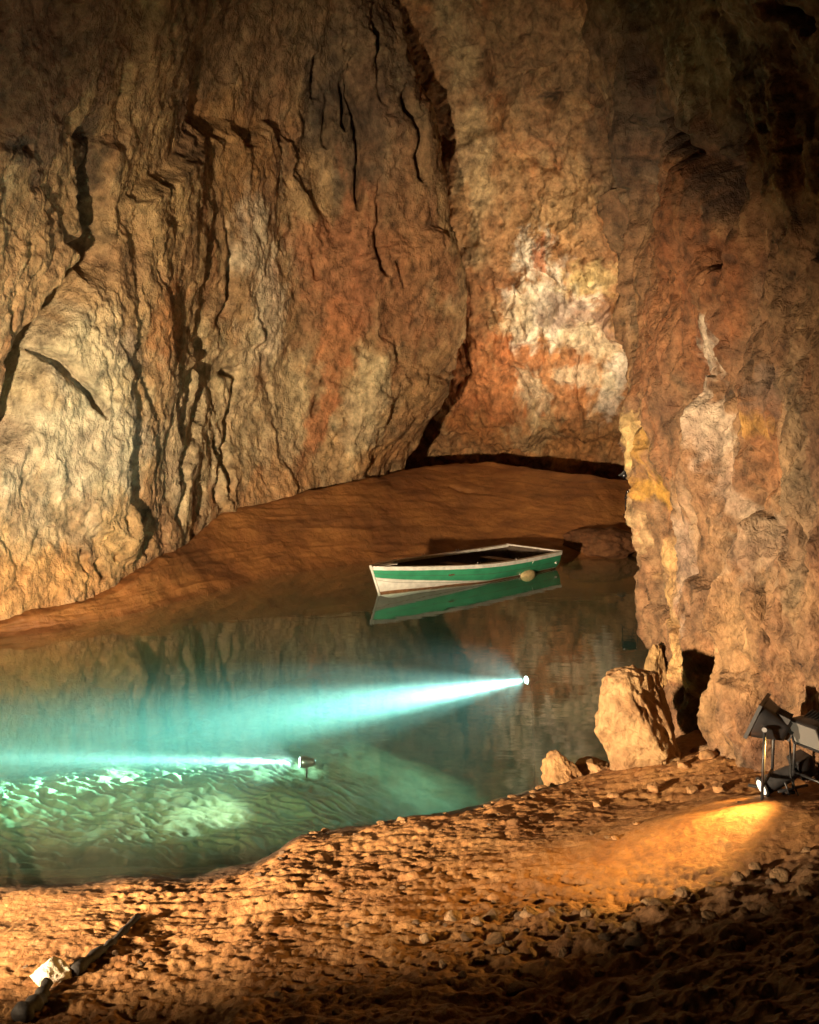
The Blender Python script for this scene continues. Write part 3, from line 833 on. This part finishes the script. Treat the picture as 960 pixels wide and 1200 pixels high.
    # rowlocks
    for t in (.42, .66):
        for side in (-1, 1):
            p = pt(t, NR, side); bm = bmesh.new()
            add_tube(bm, [p + Vector((-.04, 0, .07)), p + Vector((-.035, 0, .03)), p + Vector((0, 0, .015)), p + Vector((.035, 0, .03)), p + Vector((.04, 0, .07))], .007, 6)
            mesh_obj('rowlock', bm, plain('rowlock_metal', (.35, .33, .3), .4, 1.0), root)
    # cream fender hanging against the topside near the stern
    p = pt(.76, 9, -1)
    bm = bmesh.new(); bmesh.ops.create_uvsphere(bm, u_segments=16, v_segments=10, radius=1)
    for v in bm.verts: v.co = Vector((v.co.x * .23 * (1 + .25 * v.co.z), v.co.y * .09, v.co.z * .13)) + p + Vector((0, -.06, -.04))
    fd = mesh_obj('fender', bm, plain('fender_cream', (.62, .47, .24), .7, noise=.3, scale=20), root); fd['label'] = 'cream fender lying against the green topside'
    bm = bmesh.new(); add_tube(bm, [pt(.78, NR, -1) + Vector((0, -.035, 0)), p + Vector((0, -.06, .05))], .008, 6); mesh_obj('fender_line', bm, white, fd)
    bm = bmesh.new(); bmesh.ops.create_uvsphere(bm, u_segments=10, v_segments=8, radius=.03)
    for v in bm.verts: v.co += p + Vector((-.24, -.02, .03))
    mesh_obj('ring_bolt', bm, white, root)
    bm = bmesh.new(); bmesh.ops.create_uvsphere(bm, u_segments=10, v_segments=8, radius=.028)
    for v in bm.verts: v.co += pt(.965, 12, -1) + Vector((0, -.02, 0))
    mesh_obj('ring_bolt', bm, white, root)
boat()

# ------------------------------------------------------------------ stones
def stone_mesh(seed, size, sub=4, facet=.35, detail=.12):
    bm = bmesh.new(); bmesh.ops.create_icosphere(bm, subdivisions=sub, radius=1)
    rs = np.random.RandomState(seed)
    V = np.array([v.co[:] for v in bm.verts])
    pl = rs.normal(size=(9, 3)); pl /= np.linalg.norm(pl, axis=1)[:, None]
    h = rs.uniform(.62, .95, 9)
    for n, d in zip(pl, h):
        k = V @ n; over = np.maximum(k - d, 0)
        V -= np.outer(over * (.6 + facet), n)
    V *= (1 + fbm(V * 1.3, 4, .55, seed * 1.7) * .35)[:, None]
    V *= (1 + fbm(V * 4.5, 3, .6, seed * .7) * detail)[:, None]
    V *= np.array(size)
    for v, c in zip(bm.verts, V): v.co = c
    return bm, V
def stone(name, loc, size, color, label, group=None, seed=1, rz=0, sub=4, color2=None, tilt=0, shape=None):
    bm, V = stone_mesh(seed, size, sub)
    if shape:
        for v in bm.verts: v.co = Vector(shape(*v.co))
    o = mesh_obj(name, bm, M_STONE)
    n = len(o.data.vertices)
    c4 = np.ones((n, 4), np.float32)
    w = sstep(-.1, .35, fbm(V / max(size) * 2.0, 4, .6, seed + 3.))
    c4[:, :3] = mixc(np.tile(color, (n, 1)), color2 or tuple(c * .6 for c in color), w)
    a = o.data.color_attributes.new('Col', 'FLOAT_COLOR', 'POINT'); a.data.foreach_set('color', c4.reshape(-1))
    o.location = loc; o.rotation_euler = (tilt, 0, rz)
    tag(o, label, 'rock', group)
    return o
def gz(x, y): return float(ground_z([x], [y])[0])

# the tall block beside the cleft
p = at(742, 842, 10.7)
def tall(x, y, z):
    t = max(0.0, (z + .62) / 1.24)
    return (x * (1.25 - .42 * t ** 1.3) - .13 * t + .12, y * (1.15 - .3 * t), z if z < .46 else .46 + (z - .46) * .35)
stone('standing_rock', (p[0], p[1], p[2]), (.42, .38, .72), (.33, .21, .10), 'tall pale upright rock standing at the water edge beside the dark cleft', seed=12, sub=6, color2=(.24, .135, .06), shape=tall)
p = at(660, 908, 10.75)
def wedge(x, y, z):
    t = max(0.0, (z + .2) / .5)
    return (x * (1.15 - .55 * t) - .06 * t, y * (1.1 - .4 * t), z)
stone('boulder', (p[0], p[1], p[2]), (.25, .22, .26), (.36, .21, .09), 'pointed wedge shaped boulder at the water edge', seed=22, sub=5, shape=wedge)
p = at(694, 905, 10.9)
stone('boulder', (p[0], p[1], p[2]), (.20, .2, .14), (.40, .24, .11), 'low reddish boulder between the pointed wedge and the tall upright rock', seed=25, sub=5)
p = at(770, 780, 12.6)
stone('boulder', (p[0], p[1], p[2] - .05), (.13, .2, .30), (.36, .23, .10), 'small pale spur of rock at the foot of the wall behind the tall upright rock', seed=27, sub=5)
p = atz(704, 640, .25)
stone('boulder', (p[0], p[1] + .35, .22), (.95, .7, .42), (.16, .07, .028), 'dark mud covered boulder on the bank behind the boat stern', seed=31, sub=5)

# ------------------------------------------------------------------ lamps
black = plain('lamp_black', (.018, .018, .02), .45, noise=.4, scale=12)
steel = plain('lamp_steel', (.30, .30, .31), .35, .9, noise=.2, scale=20)
dull = plain('lamp_grey', (.07, .07, .075), .5, .3, noise=.4, scale=15)
rubber = plain('cable_rubber', (.02, .02, .02), .6)
glow = plain('lamp_glass_lit', (.8, .75, .65), .3, emit=(1, .86, .62), emit_s=14.0)
soft_glow = plain('lamp_lens_lit', (.7, .65, .55), .3, emit=(1, .88, .7), emit_s=1.6)
dim_glass = plain('lamp_glass_dim', (.10, .095, .09), .15, emit=(1, .8, .5), emit_s=.12)
cyan_glow = plain('underwater_glass_lit', (.8, .9, .9), .3, emit=(.8, 1, .98), emit_s=30.0)

def spot(parent, local, power, color, angle, blend, radius=.06, wide=1.0):
    ld = bpy.data.lights.new('lamp_light', 'SPOT'); ld.energy = power; ld.color = color
    ld.spot_size = math.radians(angle); ld.spot_blend = blend; ld.shadow_soft_size = radius
    o = bpy.data.objects.new('lamp_light', ld); o.parent = parent
    o.location = local; o.rotation_euler = Vector((1, 0, 0)).to_track_quat('-Z', 'Y').to_euler()
    o.scale = (wide, 1, 1)          # flood reflectors throw a beam that is wider than high
    col.objects.link(o); return o

def floodlight(label, loc, direction, s=1.0, stand=None, glass=None, power=0, color=HALOGEN, angle=100, blend=.6, group=None, wide=1.0, radius=.09):
    """box floodlight aimed along its own +x; stand = height of the pivot above what carries it"""
    q = aim(direction)
    root = thing('floodlight', label, 'floodlight', loc, None, group)
    # housing: wide front, tapering to the back
    bm = bmesh.new()
    prof = [(.10, .20, .155), (.09, .20, .155), (.0, .17, .13), (-.13, .10, .09), (-.17, .085, .075)]
    rings = []
    for x, hy, hz in prof:
        c = []
        for k in range(24):
            a = k / 24 * 2 * math.pi; ca, sa = math.cos(a), math.sin(a)
            f = 1 / (abs(ca) ** 6 + abs(sa) ** 6) ** (1 / 6)
            c.append(bm.verts.new(Vector((x, ca * hy * f, sa * hz * f)) * s))
        rings.append(c)
    for A, B in zip(rings[:-1], rings[1:]):
        for k in range(24): bm.faces.new((A[k], A[(k + 1) % 24], B[(k + 1) % 24], B[k]))
    bm.faces.new(rings[-1])
    bm.faces.new(rings[0])
    hs = mesh_obj('housing', bm, black, root); hs.rotation_mode = 'QUATERNION'; hs.rotation_quaternion = q
    def sub(name, bm, mat, smooth=False):
        return mesh_obj(name, bm, mat, hs, smooth)
    bm = bmesh.new()
    for (c, b) in (((.112, 0, .15), (.03, .42, .022)), ((.112, 0, -.15), (.03, .42, .022)), ((.112, .2, 0), (.03, .022, .278)), ((.112, -.2, 0), (.03, .022, .278))):
        add_box(bm, [v * s for v in c], [v * s for v in b])
    sub('front_frame', bm, black)
    bm = bmesh.new(); add_box(bm, (.108 * s, 0, 0), (.01 * s, .376 * s, .276 * s)); sub('glass', bm, glass or dim_glass)
    for k in range(5):
        bm = bmesh.new(); add_box(bm, (-.08 * s, (k - 2) * .042 * s, .105 * s), (.13 * s, .008 * s, .05 * s)); sub('cooling_fin', bm, black)
    bm = bmesh.new(); add_box(bm, (-.185 * s, 0, -.03 * s), (.05 * s, .08 * s, .07 * s)); sub('terminal_box', bm, black)
    for k in (-1, 1):
        bm = bmesh.new(); add_tube(bm, [(0, k * .20 * s, 0), (0, k * .25 * s, 0)], .022 * s, 10); sub('pivot', bm, steel)
    # yoke and feet, upright
    d = Vector(direction); yaw = math.atan2(d.y, d.x)
    h = stand if stand else .25 * s
    R = Matrix.Rotation(yaw, 3, 'Z')
    bm = bmesh.new()
    for k in (-1, 1): add_tube(bm, [R @ Vector((0, k * .235 * s, .02 * s)), R @ Vector((0, k * .235 * s, -h + .02))], .014 * s, 8)
    add_tube(bm, [R @ Vector((0, -.235 * s, -h * .72)), R @ Vector((0, .235 * s, -h * .72))], .014 * s, 8)
    mesh_obj('bracket', bm, black, root)
    for k in (-1, 1):
        bm = bmesh.new(); add_tube(bm, [R @ Vector((-.2 * s, k * .235 * s, -h + .015)), R @ Vector((.2 * s, k * .235 * s, -h + .015))], .016 * s, 8); mesh_obj('foot_bar', bm, black, root)
    bm = bmesh.new()
    bk = q @ Vector((-.2 * s, 0, -.05 * s))
    add_tube(bm, [bk, bk + Vector((.02, .03, -.08)), Vector((bk.x + .05, bk.y + .08, -h * .7)), Vector((bk.x + .12, bk.y + .05, -h + .02)), Vector((bk.x + .45, bk.y - .1, -h + .01))], .008, 6)
    mesh_obj('cable', bm, rubber, root)
    if power:
        lo = spot(hs, Vector((.16 * s, 0, 0)), power, color, angle, blend, radius * s, wide)
    return root

# key floodlight out of frame by the near shore, low above the sand: lights the sand, the boat and the chamber
KX, KY = -4.6, 4.3
kz = gz(KX, KY)
floodlight('black floodlight on the sand near the water, beaming across the lake', (KX, KY, kz + .62), (.30, 1.0, .055), 1.1, .62, glow, P_KEY, HALOGEN, 62, 1.0, wide=3.0, radius=.16)

# floodlight at the foot of the right wall
p = at(902, 846, 8.7)
floodlight('black box floodlight on a bracket at the foot of the rock wall', p, (-.80, .42, .36), .95, p[2] - gz(p[0], p[1]) + .02, dim_glass, P_WALL, HALOGEN, 110, .8)
p = at(953, 855, 8.6)
floodlight('black floodlight half hidden at the rock wall behind the bracketed one', p, (-1.05, -.52, -.54), .8, p[2] - gz(p[0], p[1]) + .02, dim_glass, P_POOL, (1, .52, .12), 54, 1.0)  # unlit fixture; orange spot added here to make the pool on the mud

def par_can(label, loc, direction, s, glass, power, color, angle, blend):
    q = aim(direction)
    root = thing('spotlight', label, 'spotlight', loc, q)
    bm = bmesh.new(); 
    add_tube(bm, [(.13 * s, 0, 0), (.12 * s, 0, 0), (.02 * s, 0, 0), (-.16 * s, 0, 0), (-.22 * s, 0, 0), (-.25 * s, 0, 0)], [.088 * s, .09 * s, .082 * s, .075 * s, .06 * s, .035 * s], 24)
    mesh_obj('housing', bm, dull, root)
    bm = bmesh.new()
    add_tube(bm, [(.135 * s, 0, 0), (.150 * s, 0, 0)], [.078 * s, .066 * s], 24); mesh_obj('lens', bm, glass, root)
    bm = bmesh.new(); add_tube(bm, [(.118 * s, 0, 0), (.14 * s, 0, 0)], [.099 * s, .099 * s], 24); mesh_obj('rim', bm, black, root)
    bm = bmesh.new()
    add_tube(bm, [(-.05 * s, -.095 * s, 0), (-.05 * s, -.1 * s, -.13 * s), (-.05 * s, .1 * s, -.13 * s), (-.05 * s, .095 * s, 0)], .010 * s, 8); mesh_obj('bracket', bm, black, root)
    bm = bmesh.new(); add_box(bm, (-.30 * s, 0, .02 * s), (.16 * s, .2 * s, .2 * s)); mesh_obj('junction_box', bm, black, root, False, .01)
    bm = bmesh.new(); dn = q.inverted() @ Vector((0, 0, -1))
    b0 = Vector((-.05 * s, 0, -.13 * s)); add_tube(bm, [b0, b0 + dn * .2], .012, 8); mesh_obj('post', bm, black, root)
    if power: spot(root, (.19 * s, 0, .03), power, color, angle, blend, .12)
    return root
p = at(908, 915, 8.8)
par_can('small lit spotlight low on the ground shining over the smooth mud', p, (-.80, -.16, -.33), .9, soft_glow, P_GROUND, (1, .54, .14), 58, 1.0)

# lamps behind the corner of the right wall, lighting the end of the cave
p = at(727, 561, 29.3)
floodlight('small floodlight on the crest of the bank under the end wall', p + np.array((.12, .0, .1)), (-.6, .2, .75), .75, .4, glow, P_FAR, (1, .80, .52), 90, .8)
p = at(737, 583, 23.5)
floodlight('small floodlight beside the ochre corner of the rock wall', p + np.array((.1, .0, 0)), (-.95, 6.7, 4.9), .75, .4, glow, P_SIDE, (1, .8, .52), 60, 1.0)

# underwater lamps
def water_lamp(label, loc, direction, power, beam, spike):
    q = aim(direction)
    root = thing('underwater_lamp', label, 'lamp', loc, q)
    bm = bmesh.new(); add_tube(bm, [(0, 0, 0), (-.05, 0, 0), (-.16, 0, 0), (-.19, 0, 0)], [.07, .072, .05, .03], 20); mesh_obj('housing', bm, steel, root)
    bm = bmesh.new(); add_tube(bm, [(.0, 0, 0), (.012, 0, 0)], [.062, .055], 20); mesh_obj('lens', bm, cyan_glow, root)
    bm = bmesh.new(); add_tube(bm, [(-.08, 0, -.05), (-.08, 0, -spike)], .012, 8); mesh_obj('spike', bm, black, root)
    for f, a in beam:           # hot core, shoulder and skirt of the reflector's beam
        spot(root, (.05, 0, 0), power * f, (.84, 1.0, .97), a, 1.0, .03)
p = at(352, 893, 13.1)
water_lamp('sunken lamp with a thin white beam over the rippled lake bed', p, (-1, -.02, .02), P_WATER_A, ((1.3, 4), (.45, 9), (.012, 34), (.0030, 110)), .2)
p = at(617, 797, 16.6)
water_lamp('sunken lamp with a broad white beam in the middle of the lake', p, (-1, -.36, -.055), P_WATER_B, ((.34, 9), (.60, 16), (.06, 32), (.002, 140)), 2.4)

# ------------------------------------------------------------------ log in the sand
def log(label, a, b, r, col_, name='log'):
    a, b = Vector(a), Vector(b)
    bm = bmesh.new(); pts = []; rr = []
    n = 12
    for i in range(n + 1):
        t = i / n
        p = a.lerp(b, t) + Vector((math.sin(t * 5) * r * .5, math.sin(t * 9) * r * .3, math.sin(t * 7) * r * .3)); pts.append(p)
        rr.append(r * (1 - .5 * t) * (1 + .28 * math.sin(i * 2.3)))
    add_tube(bm, pts, rr, 12)
    V = np.array([v.co[:] for v in bm.verts])
    k = fbm(V * 14, 3, .6, 5.)
    for v, kk in zip(bm.verts, k): v.co += Vector((0, 0, 1)) * float(kk) * r * .4
    o = mesh_obj(name, bm, col_)
    return tag(o, label, 'log')
bark = plain('shaded_wood', (.016, .011, .008), .75, noise=.5, scale=14, bump=.6)  # base colour near black, carrying the shade that falls on the wood
p0 = atz(84, 1140, .36); p1 = atz(165, 1078, .22)
x0, y0 = p0[0], p0[1]; x1, y1 = p1[0], p1[1]
log('dark branch lying in the sand beyond the pale stone', (x0, y0, gz(x0, y0) + .02), (x1, y1, gz(x1, y1) + .01), .042, bark)
p0 = atz(22, 1184, .44); p1 = atz(62, 1152, .38)
log('short dark stump of wood at the near side of the pale stone', (p0[0], p0[1], gz(p0[0], p0[1]) + .03), (p1[0], p1[1], gz(p1[0], p1[1]) + .03), .06, bark)
p = atz(60, 1138, .38)
stone('pale_stone', (p[0], p[1], gz(p[0], p[1]) + .05), (.12, .10, .10), (.80, .73, .58), 'pale cream stone brightly lit between the two dark branches', seed=41, sub=4, color2=(.74, .66, .5))

# ------------------------------------------------------------------ loose stones
rnd = random.Random(5)
k = 60
for (x, y, w) in [(915, 1072, 26), (530, 1072, 22), (885, 1048, 16), (620, 1080, 20), (865, 1058, 18), (560, 1085, 14), (800, 1068, 18), (760, 1075, 16), (945, 1040, 14), (690, 1090, 18), (590, 1130, 16), (660, 1140, 14), (740, 1130, 18), (830, 1120, 18), (500, 1100, 16), (900, 1130, 20), (780, 1160, 20), (520, 1150, 14), (700, 1175, 18), (620, 1180, 16), (860, 1180, 22), (940, 1110, 20)]:
    q = atz(x, y, .45); s = w * .55 * q[1] / F
    k += 1
    stone('rubble_stone', (q[0], q[1], gz(q[0], q[1]) + s * .25), (s * 1.2, s, s * .8), (.30, .19, .10), 'loose rubble stone scattered over the dark slope below the smooth mud mound', 'loose rubble on the dark slope', seed=k, rz=rnd.uniform(0, 6), sub=3)
for i in range(18):
    t = rnd.random()
    x = 360 + (640 - 360) * t + rnd.uniform(-6, 6)
    y = np.interp(x, [360, 420, 500, 600, 640], [972, 968, 953, 934, 924]) + rnd.uniform(-3, 16)
    q = atz(x, y, .06); s = rnd.uniform(5, 11) * .5 * q[1] / F
    k += 1
    stone('stone', (q[0], q[1], max(gz(q[0], q[1]), 0) + s * .12), (s * 1.5, s * 1.1, s * .6), (.27, .15, .065), 'small sandy stone along the wet water line of the near shore', 'stones along the water line', seed=k, rz=rnd.uniform(0, 6), sub=3)
for (x, y, w) in [(768, 925, 18), (812, 935, 16), (845, 945, 22), (720, 925, 14), (870, 900, 18), (700, 935, 12), (830, 900, 20), (800, 905, 14), (745, 985, 8), (720, 1000, 8)]:
    q = atz(x, y, .3); s = w * .5 * q[1] / F; k += 1
    stone('stone', (q[0], q[1], gz(q[0], q[1]) + s * .25), (s * 1.4, s, s * .7), (.38, .21, .09), 'reddish stone lying at the foot of the rock wall', 'stones at the foot of the wall', seed=k, rz=rnd.uniform(0, 6), sub=3)

# scattered rubble and pebbles: eight stone shapes shared by all
protos = []
for i in range(8):
    o = stone('stone', (0, 0, 0), (1.25, 1.0, .72), ((.30, .18, .09), (.24, .15, .085), (.34, .20, .09), (.27, .19, .12))[i % 4], 'x', None, 200 + i, sub=3)
    protos.append(o.data); bpy.data.objects.remove(o)
def scatter(name, n, box, smin, smax, label, group, test=None, seed=1):
    r = random.Random(seed); made = 0
    while made < n:
        x, y = r.uniform(box[0], box[1]), r.uniform(box[2], box[3])
        if test and not test(x, y): continue
        s_ = smin * (smax / smin) ** (r.random() ** 2.2)
        o = bpy.data.objects.new(name, r.choice(protos)); col.objects.link(o)
        o.scale = (s_ * r.uniform(.8, 1.3), s_ * r.uniform(.8, 1.2), s_ * r.uniform(.7, 1.1))
        o.location = (x, y, gz(x, y) + s_ * .2); o.rotation_euler = (r.uniform(-.4, .4), r.uniform(-.4, .4), r.uniform(0, 6.3))
        tag(o, label, 'rock', group); made += 1
scatter('rubble_stone', 70, (.2, 3.4, 5.4, 7.5), .018, .075, 'loose rubble stone scattered over the dark slope below the smooth mud mound', 'loose rubble on the dark slope', lambda x, y: x < .43 * y and x > (y - 5.6) * .3, 3)
scatter('pebble', 45, (-2.6, 1.6, 5.6, 9.6), .012, .035, 'small pebble pressed into the trampled sand', 'pebbles in the trampled sand', lambda x, y: y < shore_y(x) - .3 and abs(x) < .42 * y, 4)
